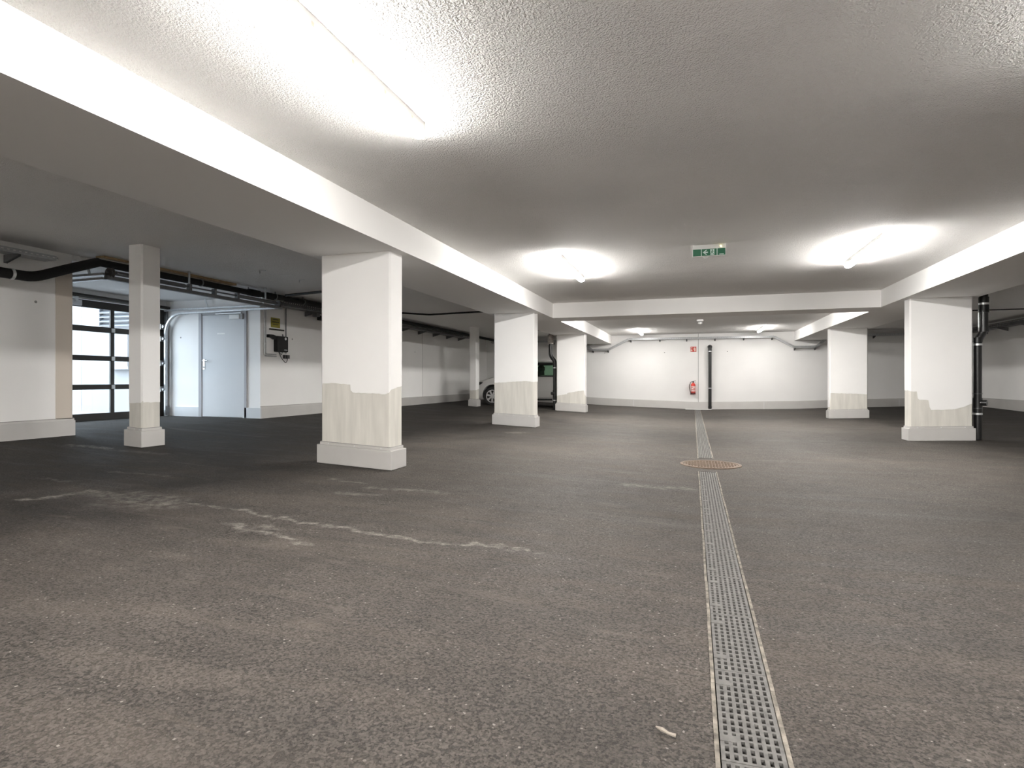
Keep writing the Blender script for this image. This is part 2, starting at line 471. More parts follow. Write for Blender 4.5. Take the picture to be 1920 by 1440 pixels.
# baseboards: metal covers that follow the floor
def base_y(name, x, sgn, y0, y1, h, label):
    mb = MB(); z = fz(x)
    mb.box(min(x, x + sgn * .03), max(x, x + sgn * .03), y0, y1, z - .02, z + h)
    mb.box(min(x, x + sgn * .012), max(x, x + sgn * .012), y0, y1, z + h, z + h + .022)
    o = tag(struct(mb.build(name, M['cover'])), label, 'baseboard')
    MB().box(min(x, x + sgn * .006), max(x, x + sgn * .006), y0, y1, z + h + .022, z + h + .030).build('shade_gap', M['cover_dark'], o)  # dark strip stands in for the shaded gap above the baseboard lip
    return o
base_y('baseboard_left', XL, 1, YF, YO + .02, .19, 'grey metal baseboard along the left wall before the gate')
base_y('baseboard_left_far', XL, 1, YD, YB - .03, .19, 'grey metal baseboard along the left wall past the gate')
base_y('baseboard_right', XR, -1, YF, YB - .03, .26, 'grey metal baseboard along the right wall')
def base_back():
    mb = MB(); xs = [XL + .03, -6.2, -3.73, -2.87, -1.4, .058, .25, 1.3, 2.3, 3.29, 4.18, 6, XR - .03]
    for a, b in zip(xs[:-1], xs[1:]):
        za, zb = fz(a, YB), fz(b, YB)
        for (o, l, h) in ((.03, -.02, .235), (.012, .235, .255)):
            mb.hexa([(a, YB - o, za + l), (b, YB - o, zb + l), (b, YB, zb + l), (a, YB, za + l),
                     (a, YB - o, za + h), (b, YB - o, zb + h), (b, YB, zb + h), (a, YB, za + h)])
    o = tag(struct(mb.build('baseboard_back', M['cover'])), 'grey metal baseboard along the far wall', 'baseboard')
    for x in (-2.0, 2.26, 6.15):
        MB().box(x - .004, x + .004, YB - .033, YB - .029, fz(x, YB), fz(x, YB) + .236).build('baseboard_joint', M['steel_bright'], o)
base_back()
def base_recess():
    mb = MB(); mb.box(-7.95, XL + .03, YD - .03, YD, .29, .49); mb.box(-9.55, -8.975, YD - .03, YD, .29, .49)
    tag(struct(mb.build('baseboard_recess', M['door'])), 'pale baseboard pieces either side of the grey door', 'baseboard')
base_recess()

# ------------------------------------------------------------------ columns
def column(x0, x1, y0, y1, top, near, right, left, label, group, joint=None, far=None):
    zc = (fz(x0) + fz(x1)) / 2
    root = thing('concrete_column', label, 'column', ((x0 + x1) / 2, (y0 + y1) / 2, zc), group)
    c = .014
    ring = [(x0 + c, y0), (x1 - c, y0), (x1, y0 + c), (x1, y1 - c), (x1 - c, y1), (x0 + c, y1), (x0, y1 - c), (x0, y0 + c)]
    mb = MB(); zb = min(fz(x0), fz(x1)) - .03
    mb.prism(ring, zb, top, 'xy'); mb.build('concrete_shaft', M['concrete'], root, label='bare grey concrete, seen at the foot')
    # coat of paint ending in a ragged lower edge
    e = .004
    pts = []
    def run(a, b, axis, fixed, nrm, prof):
        prof = sorted(prof, key=lambda q: q[0] if b > a else -q[0])
        zs = [(a, prof[0][1])] + [q for q in prof if min(a, b) < q[0] < max(a, b)] + [(b, prof[-1][1])]
        dense = []
        for (p, z), (q, w) in zip(zs[:-1], zs[1:]):
            k = max(1, int(abs(q - p) / .03))
            for i in range(k):
                t = i / k; j = random.uniform(-.004, .004) if 0 < i else 0
                dense.append((p + (q - p) * t, z + (w - z) * t + j))
        dense.append(zs[-1])
        for s, z in dense:
            pts.append(((s, fixed) if axis == 'x' else (fixed, s), nrm, z))
    run(x0 + c, x1 - c, 'x', y0, (0, -1), near)
    run(y0 + c, y1 - c, 'y', x1, (1, 0), right)
    run(x1 - c, x0 + c, 'x', y1, (0, 1), far or [(x0, near[0][1]), (x1, near[-1][1])])
    run(y1 - c, y0 + c, 'y', x0, (-1, 0), left)
    mb = MB(); n = len(pts); vs = []
    for (p, nr, z) in pts:
        ox, oy = p[0] + nr[0] * e, p[1] + nr[1] * e
        vs += [(ox, oy, z), (ox, oy, top), (p[0], p[1], z)]
    fs = []
    for i in range(n):
        j = (i + 1) % n
        fs += [(3 * i, 3 * j, 3 * j + 1, 3 * i + 1), (3 * i + 2, 3 * j + 2, 3 * j, 3 * i)]
    mb.add(vs, fs); coat = mb.build('paint_coat', M['paint'], root, label='white paint with a ragged lower edge')
    if joint:
        MB().box(x0 + .02, x1 - .02, y0 - e - .001, y0 - e + .002, joint, joint + .006).build('formwork_joint', M['beam'], coat)
    # folded metal plinth cover following the floor
    mb = MB(); o = .032
    def blk(o, l, h):
        a, b = x0 - o, x1 + o
        mb.hexa([(a, y0 - o, fz(a) + l), (b, y0 - o, fz(b) + l), (b, y1 + o, fz(b) + l), (a, y1 + o, fz(a) + l),
                 (a, y0 - o, fz(a) + h), (b, y0 - o, fz(b) + h), (b, y1 + o, fz(b) + h), (a, y1 + o, fz(a) + h)])
    blk(o, .004, .195); blk(.010, .195, .222)
    pl = mb.build('plinth_cover', M['cover'], root, bevel=.003, label='grey metal plinth cover')
    mb = MB(); blk(.0055, .222, .229); mb.build('shade_gap', M['cover_dark'], pl)  # dark band in place of the shaded gap over the plinth lip
    mb = MB()
    for t in (.12, .5, .88):
        x = x0 + (x1 - x0) * t; mb.lathe([(.006, 0), (.006, -.005), (.002, -.006)], (x, y0 - .010, fz(x) + .21), 'y', 8)
    mb.build('screw_row', M['steel_bright'], pl)
    return root
GL, GR, GP = 'broad columns of the left row', 'broad columns of the right row', 'slim posts in the left bays'
column(-3.71, -2.90, 5.125, 5.375, SOF, [(-3.71, .966), (-3.583, .972), (-3.506, .967), (-3.359, .956), (-3.353, .896), (-3.328, .874), (-3.091, .868), (-2.957, .858), (-2.92, .872)],
       [(5.13, .906), (5.20, .915), (5.36, .94)], [(5.125, .93), (5.375, .95)],
       'nearest broad white column in the left row, concrete showing at its foot', GL, joint=1.60)
column(-3.71, -2.90, 10.60, 10.87, SOF, [(-3.70, .953), (-3.506, .958), (-3.343, .969), (-3.074, .985), (-2.914, .969)], [(10.6, .965), (10.87, .969)], [(10.6, .95), (10.87, .95)],
       'broad white column in the left row just in front of the silver car', GL)
column(-3.71, -2.90, 16.0, 16.29, SOF, [(-3.69, .559), (-3.41, .606), (-3.394, .637), (-3.225, .668), (-3.072, .699), (-2.89, .715)], [(16, .60), (16.29, .52)], [(16, .55), (16.29, .55)],
       'farthest broad white column in the left row, paint edge rising in steps', GL)
column(3.30, 4.135, 10.62, 10.87, SOF, [(3.31, .822), (3.394, .822), (3.408, .712), (3.43, .69), (3.553, .682), (3.567, .579), (3.589, .529), (3.76, .535), (3.901, .55), (4.041, .594), (4.138, .636)],
       [(10.62, .63), (10.87, .63)], [(10.62, .835), (10.87, .839)],
       'broad white column at right with a stepped paint edge and black downpipe', GR, joint=1.585)
column(3.30, 4.135, 16.22, 16.47, SOF, [(3.31, .677), (3.706, .666), (3.882, .667), (4.128, .649)], [(16.22, .65), (16.47, .65)], [(16.22, .32), (16.47, .32)],
       'farther broad white column of the right row, low even concrete band', GR)
column(-6.40, -6.19, 5.13, 5.38, CEIL, [(-6.4, .727), (-6.19, .733)], [(5.13, .76), (5.15, .737), (5.38, .733)], [(5.13, .73), (5.38, .73)],
       'slim white post standing in front of the garage gate', GP)
column(-6.41, -6.20, 16.08, 16.34, CEIL, [(-6.41, .694), (-6.2, .703)], [(16.08, .71), (16.34, .735)], [(16.08, .69), (16.34, .70)],
       'slim white post at the nose of the silver car', GP)

# ------------------------------------------------------------------ tube lamps
LX0, LX1 = -1.635, 2.0
def lamp_master():
    root = thing('tube_light', 'x', 'ceiling light', (0, 0, CEIL))
    l = .82
    MB().box(-.045, .045, -l + .01, l - .01, CEIL - .052, CEIL).build('lamp_housing', M['lamp_body'], root, bevel=.004)
    prof = [(-.046, CEIL - .052), (-.045, CEIL - .063), (-.034, CEIL - .080), (-.014, CEIL - .088), (.014, CEIL - .088), (.034, CEIL - .080), (.045, CEIL - .063), (.046, CEIL - .052)]
    MB().prism(prof, -l, l, 'xz').build('lit_cover', M['tube'], root, label='glowing white tube cover')
    for y in (-.62, -.31, 0, .31, .62):
        for s in (-1, 1):
            MB().box(s * .047 - .002, s * .047 + .002, y - .012, y + .012, CEIL - .058, CEIL - .036).build('cover_clip', M['clip'], root)
    return root
def copy_tree(o, parent=None):
    c = o.copy(); COL.objects.link(c); c.parent = parent
    for ch in list(o.children): copy_tree(ch, c)
    return c
L0 = lamp_master()
LAMPS = [
    (LX0, 2.44, 'large lit tube light nearest the viewer at the top of the picture'),
    (LX0, 7.93, 'lit tube light on the left of the green exit sign'),
    (LX0, 13.43, 'lit tube light just past the cross beam, left side'),
    (LX0, 18.93, 'small distant lit tube light left of the smoke detector'),
    (LX1, 2.44, 'lit tube light out of frame above right'),
    (LX1, 7.93, 'lit tube light on the right of the green exit sign'),
    (LX1, 13.43, 'lit tube light just past the cross beam, right side'),
    (LX1, 18.93, 'small distant lit tube light right of the smoke detector'),
    (LX0, -3.05, 'lit tube light behind the viewpoint, left side'),
    (LX1, -3.05, 'lit tube light behind the viewpoint, right side')]
TM = {}
for i, (x, y, lab) in enumerate(LAMPS):
    o = L0 if i == 0 else copy_tree(L0)
    o.location = (x, y, CEIL); tag(o, lab, 'ceiling light', 'tube lights along the aisle ceiling')
    k = {2.44: .54, 7.93: .88, 13.43: 1.05, 18.93: .33, -3.05: 2.1}[y]      # output tuned per pair to balance brightness; rear pair boosted as fill
    if k != 1.0:
        for ch in o.children:
            if ch.name.startswith('lit_cover'):
                ch.data = ch.data.copy(); ch.data.materials[0] = TM.setdefault(k, None) or tube_mat(k)
                TM[k] = ch.data.materials[0]

# ------------------------------------------------------------------ drain channels, gratings, manhole
def grate_mesh():
    mb = MB(); w, l = .164, .496
    x0 = -w / 2
    n = 8; pit = w / 7.0
    for i in range(n):
        c = x0 + .006 + i * (w - .012) / 7
        mb.box(c - .0055, c + .0055, 0, l, -.022, 0)
    rows = 15
    for j in range(rows + 1):
        y = .004 + j * (l - .008) / rows
        mb.box(x0, x0 + w, y - .0048, y + .0048, -.024, -.0004)
    for y in (.085, .395):
        mb.box(x0, x0 + .044, y, y + .03, -.02, .0015)
    return mb
GM = None
def channel(y0, y1, label):
    global GM
    xc = (DX0 + DX1) / 2
    root = thing('drain_channel', label, 'floor drain', (xc, y0, 0), 'slot drains down the middle of the floor')
    mb = MB(); mb.box(DX0, DX1, y0, y1, -.16, -.14); mb.box(DX0, DX0 + .010, y0, y1, -.16, -.001); mb.box(DX1 - .010, DX1, y0, y1, -.16, -.001)
    mb.box(DX0, DX1, y0, y0 + .01, -.16, .001); mb.box(DX0, DX1, y1 - .01, y1, -.16, .001)
    mb.build('trough', M['trough'], root)
    for a, b in ((DX0 - .001, DX0 + .0112), (DX1 - .0112, DX1 + .001)):
        mb = MB(); y = y0
        while y < y1 - 1e-6:            # edging in half-metre lengths, slightly uneven
            yy = min(y + .5, y1); j = random.uniform(-.0015, .0015)
            mb.box(a + j, b + j, y + .001, yy - .001, -.03, .003 + random.uniform(0, .001)); y = yy
        mb.build('channel_edge', M['edge'], root, label='pale mud-stained concrete edge')
    n = int((y1 - y0 - .02) / .5)
    for i in range(n):
        if GM is None:
            o = grate_mesh().build('grating', M['grate']); GM = o.data
            o.parent = root
        else:
            o = bpy.data.objects.new('grating', GM); link(o, root)
        o.location = (0, y1 - y0 - .012 - .5 * (i + 1), 0)
channel(*CH[0], 'near run of steel grating drain reaching the bottom of the picture')
channel(*CH[1], 'far run of steel grating drain between manhole and far wall')

def manhole():
    c = (.20, 7.17, .004)
    root = thing('manhole_cover', 'round rusty brown manhole cover between the two drain gratings', 'manhole cover', c)
    MB().lathe([(.310, -.03), (.310, .006), (.345, .006), (.35, -.03)], c, 'z', 48).build('rim', M['iron'], root, smooth=True)
    mb = MB().lathe([(.005, -.03), (.304, -.03), (.304, .004), (.005, .004)], c, 'z', 48)
    for i in range(-8, 9):
        for j in range(-8, 9):
            x, y = i * .034, j * .034
            if math.hypot(x, y) > .28: continue
            a = .0125; b = .0055
            if (i + j) % 2: a, b = b, a
            mb.box(c[0] + x - a, c[0] + x + a, c[1] + y - b, c[1] + y + b, c[2] + .004, c[2] + .010)
    mb.build('lid', M['iron'], root, label='lid cast with a raised chequer pattern')
manhole()

# ------------------------------------------------------------------ signs, extinguisher, detector
def exit_sign():
    x0, x1, y = 0.0, .366, 7.16
    root = thing('exit_sign', 'green emergency exit sign hanging below the ceiling, arrow pointing left', 'exit sign', ((x0 + x1) / 2, y, CEIL))
    MB().box(x0, x1, y, y + .05, 2.557, CEIL).build('housing', M['white_plastic'], root, bevel=.004)
    MB().box(x0 - .004, x1 + .004, y - .006, y + .030, 2.463, 2.557).build('sign_frame', M['white_plastic'], root, bevel=.002)
    f = MB().box(x0 + .003, x1 - .003, y - .010, y - .006, 2.472, 2.551).build('green_face', M['green'], root, label='green face')
    for x in (.096, .272): MB().box(x - .004, x + .004, y - .012, y - .010, 2.472, 2.551).build('divider_line', M['pict'], f)
    a = [(.112, 2.511), (.148, 2.539), (.161, 2.539), (.137, 2.5175), (.170, 2.5175), (.170, 2.5045), (.137, 2.5045), (.161, 2.483), (.148, 2.483)]
    MB().prism(a, y - .0125, y - .010, 'xz').build('arrow', M['pict'], f)
    MB().box(.197, .242, y - .012, y - .010, 2.478, 2.545).build('door_pictogram', M['pict'], f)
    mb = MB(); q = (y - .0135, y - .012)
    mb.prism([(.218 + .006 * math.cos(t), 2.536 + .006 * math.sin(t)) for t in np.linspace(0, 2 * math.pi, 10, endpoint=False)], *q, 'xz')
    for (p, r, w) in (((.220, 2.529), (.214, 2.507), .010), ((.219, 2.526), (.206, 2.518), .005), ((.219, 2.526), (.232, 2.520), .005), ((.232, 2.520), (.236, 2.512), .004),
                      ((.214, 2.508), (.204, 2.497), .006), ((.204, 2.497), (.204, 2.484), .006), ((.215, 2.508), (.225, 2.498), .006), ((.225, 2.498), (.233, 2.487), .006)):
        p = Vector(p); r = Vector(r); d = (r - p).normalized(); s = Vector((-d.y, d.x)) * w / 2
        mb.prism([p - s, r - s, r + s, p + s], *q, 'xz')
    mb.build('running_figure', M['green'], f)
    MB().box(.297, .347, y - .012, y - .010, 2.479, 2.485).build('small_print', M['pict'], f)
    MB().lathe([(.009, 0), (.009, -.006), (.004, -.008)], (.315, y, 2.578), 'y', 14).build('status_lamp', mat('status_lamp', (.7, .65, .2), .4, emit=((1, .9, .3), 1.5)), root)
    MB().tube([(.118, y + .01, 2.465), (.130, y + .006, 2.447), (.160, y + .006, 2.447), (.172, y + .01, 2.465)], .006, 8, .012).build('pull_loop', M['white_plastic'], root, smooth=True)
exit_sign()

def smoke():
    c = (.187, 16.0, CEIL)
    root = thing('smoke_detector', 'small white smoke detector on the ceiling past the cross beam', 'smoke detector', c)
    MB().lathe([(.085, 0), (.085, -.035), (.065, -.05)], c, 'z', 24).build('mounting_base', M['white_plastic'], root, smooth=True)
    MB().lathe([(.035, -.05), (.035, -.072)], c, 'z', 20).build('neck', M['steel_dark'], root)
    MB().lathe([(.055, -.072), (.055, -.10), (.025, -.125)], c, 'z', 24).build('sensor_head', M['white_plastic'], root, smooth=True)
smoke()

def fire_sign():
    x0, x1, z0, z1, y = -.075, .115, 1.98, 2.16, YB - .004
    root = thing('fire_sign', 'red fire extinguisher sign high on the far wall', 'sign', ((x0 + x1) / 2, y, z0))
    MB().box(x0, x1, y, YB, z0, z1).build('sign_plate', M['fire_sign'], root)
    mb = MB(); q = (y - .002, y)
    fl = [(-.055, 2.0), (-.015, 2.0), (-.012, 2.03), (-.022, 2.05), (-.020, 2.075), (-.035, 2.06), (-.045, 2.075), (-.055, 2.05), (-.06, 2.03)]
    mb.prism(fl, *q, 'xz'); mb.prism([(-.05, 2.10), (-.02, 2.10), (-.01, 2.13), (-.03, 2.145), (-.05, 2.13)], *q, 'xz')
    mb.build('flame_mark', M['sign_cream'], root)
    mb = MB(); mb.prism([(.045, 2.0), (.090, 2.0), (.090, 2.10), (.075, 2.115), (.06, 2.115), (.045, 2.10)], *q, 'xz'); mb.box(.055, .085, *q, 2.12, 2.135)
    mb.prism([(.012, 2.05), (.024, 2.05), (.05, 2.13), (.04, 2.14)], *q, 'xz')
    mb.build('extinguisher_mark', M['sign_cream'], root)
fire_sign()

def extinguisher():
    c = (.012, YB - .095, .515)
    root = thing('fire_extinguisher', 'red fire extinguisher with a pale label hung on the far wall', 'fire extinguisher', c)
    MB().lathe([(.02, 0), (.060, .0), (.074, .015), (.076, .04), (.076, .30), (.070, .345), (.05, .375), (.022, .39), (.022, .41)], c, 'z', 28).build('cylinder_body', M['red'], root, smooth=True)
    MB().lathe([(.0770, .0), (.0785, .01), (.0785, .055), (.0770, .06)], c, 'z', 28).build('foot_ring', M['red_deep'], root, smooth=True, label='dark red foot ring')
    mb = MB(); n = 12                       # label wraps the front of the cylinder
    lab = []
    for k in range(n + 1):
        a = math.radians(-155 + 130 * k / n)
        lab.append((c[0] + .0775 * math.cos(a), c[1] + .0775 * math.sin(a)))
    for z0, z1 in ((.10, .285),):
        vs = [(x, y, c[2] + z) for z in (z0, z1) for x, y in lab]
        mb.add(vs, [(k, k + 1, n + 2 + k, n + 1 + k) for k in range(n)])
    lb = mb.build('label', M['label_pale'], root, smooth=True)
    mb = MB()
    for z, a0, a1, m_ in ((.235, -140, -95, 0), (.19, -85, -40, 0), (.15, -135, -45, 0)):
        pts = [(c[0] + .0782 * math.cos(math.radians(a)), c[1] + .0782 * math.sin(math.radians(a))) for a in np.linspace(a0, a1, 6)]
        mb.add([(x, y, c[2] + zz) for zz in (z, z + .022) for x, y in pts], [(k, k + 1, 7 + k, 6 + k) for k in range(5)])
    mb.build('label_print', M['red'], lb)
    mb = MB(); mb.lathe([(.018, .40), (.024, .41), (.024, .445), (.012, .455)], c, 'z', 16)
    mb.build('valve_head', M['black'], root, smooth=True)
    mb = MB(); mb.bar((c[0] - .02, c[1], c[2] + .455), (c[0] + .095, c[1], c[2] + .478), .02, .008); mb.bar((c[0], c[1], c[2] + .43), (c[0] + .09, c[1], c[2] + .425), .018, .008)
    mb.build('squeeze_handle', M['steel_dark'], root)
    MB().tube([(c[0] - .02, c[1], c[2] + .435), (c[0] - .075, c[1] - .01, c[2] + .43), (c[0] - .135, c[1] - .02, c[2] + .30), (c[0] - .115, c[1] - .02, c[2] + .16), (c[0] - .08, c[1] - .02, c[2] + .03)], .010, 10, .08).build('hose', M['rubber'], root, smooth=True)
    MB().tube([(c[0] - .086, c[1] - .02, c[2] + .06), (c[0] - .074, c[1] - .02, c[2] - .01)], [.012, .017], 10).build('nozzle', M['black'], root, smooth=True)
    mb = MB(); mb.box(c[0] - .02, c[0] + .02, c[1] + .05, YB, c[2] + .1, c[2] + .36); mb.box(c[0] - .03, c[0] + .03, c[1] + .0, YB, c[2] - .015, c[2] - .003)
    mb.build('wall_bracket', M['steel'], root)
extinguisher()

def floor_strip():
    mb = MB()
    for a, b in ((-.24, .154), (.154, .60)):
        za, zb = fz(a, 20.4) + .002, fz(b, 20.4) + .002
        mb.hexa([(a, 20.33, za), (b, 20.33, zb), (b, 20.43, zb), (a, 20.43, za), (a, 20.33, za + .022), (b, 20.33, zb + .022), (b, 20.43, zb + .022), (a, 20.43, za + .022)])
    tag(mb.build('white_strip', M['white_plastic'], loc=(.18, 20.38, .0)), 'pale flat strip lying on the floor at the far end of the drain', 'strip')
floor_strip()

# ------------------------------------------------------------------ pipes
def ring(mb, c, r, w, axis='z'):
    mb.lathe([(r - .004, -w / 2), (r + .004, -w / 2), (r + .004, w / 2), (r - .004, w / 2)], c, axis, 20, True)

def downpipe_right():
    x, y, r = 4.262, 10.78, .056
    xu = 4.343
    root = thing('drainpipe', 'black downpipe with an offset bend beside the right column', 'pipe', (x, y, fz(x)), 'black plastic downpipes')
    MB().tube([(x, y, fz(x) + .002), (x, y, 1.63), (xu, y, 1.765), (xu, y, CEIL)], r, 18, .07).build('pipe', M['black'], root, smooth=True)
    for a, b, rr, xx in ((.50, .72, .063, x), (1.595, 1.67, .063, x), (1.76, 1.83, .068, xu), (2.06, 2.30, .068, xu)):
        MB().tube([(xx, y, a), (xx, y, b)], rr, 18).build('pipe_socket', M['black'], root, smooth=True)
    for z, xx, rr in ((.475, x, .060), (1.56, x, .060), (2.195, xu, .068)):
        mb = MB(); ring(mb, (xx, y, z), rr, .03); mb.build('pipe_clamp', M['steel_bright'], root)
    MB().tube([(x + .03, y - .03, .645), (x + .095, y - .075, .645)], .045, 16).build('cleanout_cap', M['black'], root, smooth=True)
    mb = MB()
    for z in (.56, .79): ring(mb, (x, y, z), .061, .006)
    mb.build('seal_ring', M['steel_dark'], root)
    MB().tube([(x + .02, y + .02, 1.79), (x + .02, y + .02, SOF)], .006, 8).build('threaded_rod', M['steel_bright'], root)
downpipe_right()

def downpipe_left():
    x, y, r = -3.80, 16.18, .056
    xu = -3.93
    root = thing('drainpipe', 'black downpipe with an offset bend between silver car and farthest left column', 'pipe', (x, y, fz(x)), 'black plastic downpipes')
    MB().tube([(x, y, fz(x) + .002), (x, y, 1.55), (xu, y, 1.70), (xu, y, CEIL - .08)], r, 18, .09).build('pipe', M['black'], root, smooth=True)
    for z in (1.36, .42):
        mb = MB(); ring(mb, (x, y, z), .060, .03); mb.build('pipe_clamp', M['steel_bright'], root)
    MB().tube([(x, y, .50), (x, y, .72)], .064, 16).build('pipe_socket', M['black'], root, smooth=True)
    MB().tube([(x - .02, y - .03, .62), (x - .09, y - .08, .62)], .045, 16).build('cleanout_cap', M['black'], root, smooth=True)
    MB().tube([(xu, y, 2.05), (xu, y, 2.32)], .085, 12).build('lagging_sleeve', M['foil'], root, smooth=True)
downpipe_left()
def lagged():
    o = MB().tube([(-4.04, 16.13, 2.49), (-4.5, 16.2, 2.50), (-5.2, 16.3, 2.52)], .06, 14).build('lagged_pipe', M['foil'], smooth=True, loc=(-4.5, 16.2, 2.50))
    tag(o, 'short grey lagged pipe under the ceiling behind the car column', 'pipe')
lagged()

def wall_pipe():
    x, y, r = .558, YB - .085, .052
    root = thing('drainpipe', 'black pipe with round elbow top standing against the far wall', 'pipe', (x, y, fz(x, y)), 'black plastic downpipes')
    MB().tube([(x, y, fz(x, y) + .002), (x, y, 2.14), (x, YB, 2.14)], r, 18, .07).build('pipe', M['black'], root, smooth=True)
    MB().tube([(x, YB - .028, 2.14), (x, YB - .001, 2.14)], .075, 20).build('elbow_collar', M['black'], root, smooth=True)
    MB().tube([(x, y, 2.0), (x, y, 2.09)], .060, 18).build('pipe_socket', M['black'], root, smooth=True)
    for z in (1.985, .73):
        mb = MB(); ring(mb, (x, y, z), r + .005, .03); mb.build('pipe_clamp', M['steel_bright'], root)
    MB().tube([(x, y, .05), (x, y, .11)], .060, 18).build('pipe_foot', M['black'], root, smooth=True)
wall_pipe()

def ceiling_pipe():
    root = thing('overhead_pipe', 'thick black lagged pipe rising and running along the gate recess ceiling', 'pipe', (-7.3, 5.4, 2.45))
    MB().tube([(-7.30, -4.3, 2.185), (-7.30, 4.68, 2.195), (-7.29, 5.05, 2.36), (-7.27, 5.42, 2.515)], .058, 16, .12).build('lagged_pipe', M['foam'], root, smooth=True)
    MB().tube([(-7.27, 5.40, 2.51), (-7.30, 6.0, 2.515), (-7.30, 8.2, 2.515), (-7.20, 8.75, 2.515), (-7.18, 10.2, 2.515), (-7.2, 20.6, 2.52)], .048, 16, .1).build('main_pipe', M['foam'], root, smooth=True)
    mb = MB()
    for y in (4.45,): ring(mb, (-7.30, y, 2.193), .060, .03, 'y')
    mb.build('pipe_clamp', M['steel_bright'], root)
    for y, cx in ((6.15, -7.30), (7.05, -7.30), (8.05, -7.30), (8.62, -7.22), (9.35, -7.185)):
        mb = MB(); ring(mb, (cx, y, 2.515), .052, .02, 'y'); mb.box(cx - .005, cx + .005, y - .008, y + .008, 2.565, CEIL - .001); mb.build('pipe_clamp', M['steel_dark'], root)
    for y in (6.1, 8.15, 8.55): MB().tube([(-7.27, y - .12, 2.515), (-7.27, y + .12, 2.515)], .060, 14).build('lagging_joint', M['foam'], root, smooth=True)
    MB().tube([(-7.05, 8.70, 2.54), (-6.2, 8.6, 2.555), (-5.6, 8.55, 2.555)], .024, 12).build('branch_pipe', M['black'], root, smooth=True)
    MB().box(-7.36, -7.22, 5.45, 7.7, 2.572, CEIL - .001).build('backing_board', M['timber'], root, label='brown board above the pipe')
ceiling_pipe()
o = MB().tube([(-6.9, 11.4, 2.565), (-6.45, 11.95, 2.565), (-6.0, 12.45, 2.565), (-4.55, 12.25, 2.565), (-3.83, 12.15, 2.565)], .020, 10, .05).build('thin_pipe', M['foam'], smooth=True, loc=(-6, 12.4, 2.56))
tag(o, 'thin black pipe under the ceiling right of the nearest left column', 'pipe')
o = MB().tube([(4.25, 15.5, 2.578), (7.9, 15.49, 2.578)], .013, 10).build('thin_pipe', M['rubber'], smooth=True, loc=(6, 15.5, 2.578))
tag(o, 'thin dark pipe across the ceiling of the right bay', 'pipe')

# ------------------------------------------------------------------ cable trays
def tray_run(mb, path, w, h, side):
    """perforated channel along path; side = horizontal unit vector from the visible edge towards the wall"""
    s = Vector(side) * w
    for a, b in zip(path[:-1], path[1:]):
        a = Vector(a); b = Vector(b); d = b - a; L = d.length; d.normalize()
        n = s.normalized().cross(d)
        if n.z < 0: n = -n
        t = .002
        for off, hh in ((Vector((0, 0, 0)), h), (s, h)):
            # side wall = lower strip, upper strip and webs, leaving slots
            p0 = a + off; p1 = b + off
            mb.bar(p0 + n * .012, p1 + n * .012, t, .024, n); mb.bar(p0 + n * (hh - .010), p1 + n * (hh - .010), t, .020, n)
            k = max(2, int(L / .06))
            for i in range(k + 1):
                q = a + d * (L * i / k) + off
                mb.bar(q + n * .02, q + n * (hh - .015), t, .034, d)
        mb.hexa([a, b, b + s, a + s, a + n * t, b + n * t, b + s + n * t, a + s + n * t])
def bracket(root, p, side, w, drop=.09):
    p = Vector(p); s = Vector(side); lat = Vector((-s.y, s.x, 0)) * .016
    mb = MB(); a = p; b = p + s * w
    lo = b + Vector((0, 0, -drop)); le = a + Vector((0, 0, -.02))
    for sg in (-1, 1):
        o = lat * sg
        mb.hexa([a + o * .8, a + o, le + o, le + o * .8, b + o * .8, b + o, lo + o, lo + o * .8])
    mb.hexa([a - lat, a + lat, b + lat, b - lat, a - lat + Vector((0, 0, .004)), a + lat + Vector((0, 0, .004)), b + lat + Vector((0, 0, .004)), b - lat + Vector((0, 0, .004))])
    mb.hexa([b - lat * 1.3, b + lat * 1.3, b + lat * 1.3 - s * .004, b - lat * 1.3 - s * .004] + [q + Vector((0, 0, -drop)) for q in (b - lat * 1.3, b + lat * 1.3, b + lat * 1.3 - s * .004, b - lat * 1.3 - s * .004)])
    mb.build('wall_bracket', M['steel_dark'], root)
def tray(label, loc, path, side, w, h, brs, mat_='steel', drop=.09):
    root = thing('cable_tray', label, 'cable tray', loc, 'perforated steel cable trays')
    mb = MB(); tray_run(mb, path, w, h, side); mb.build('tray_channel', M[mat_], root)
    for p in brs: bracket(root, p, side, w + .029, drop)
    return root
tray('perforated steel cable tray on the left wall before the gate', (-7.4, 3, 2.45), [(-7.33, -4.3, 2.445), (-7.33, 4.95, 2.445)], (-1, 0, 0), .2, .055, [(-7.33, y, 2.44) for y in (.6, 2.1, 3.4, 4.55)])
tray('long cable tray on the left wall from the gate recess to the car', (-7.4, 13, 2.45), [(-7.30, 8.95, 2.395), (-7.30, 18.3, 2.425)], (-1, 0, 0), .22, .10, [(-7.30, y, 2.39 + (y - 8.95) * .0032) for y in (9.9, 11.2, 12.6, 13.94, 14.96, 15.93, 16.93, 17.9)], 'steel_dark')
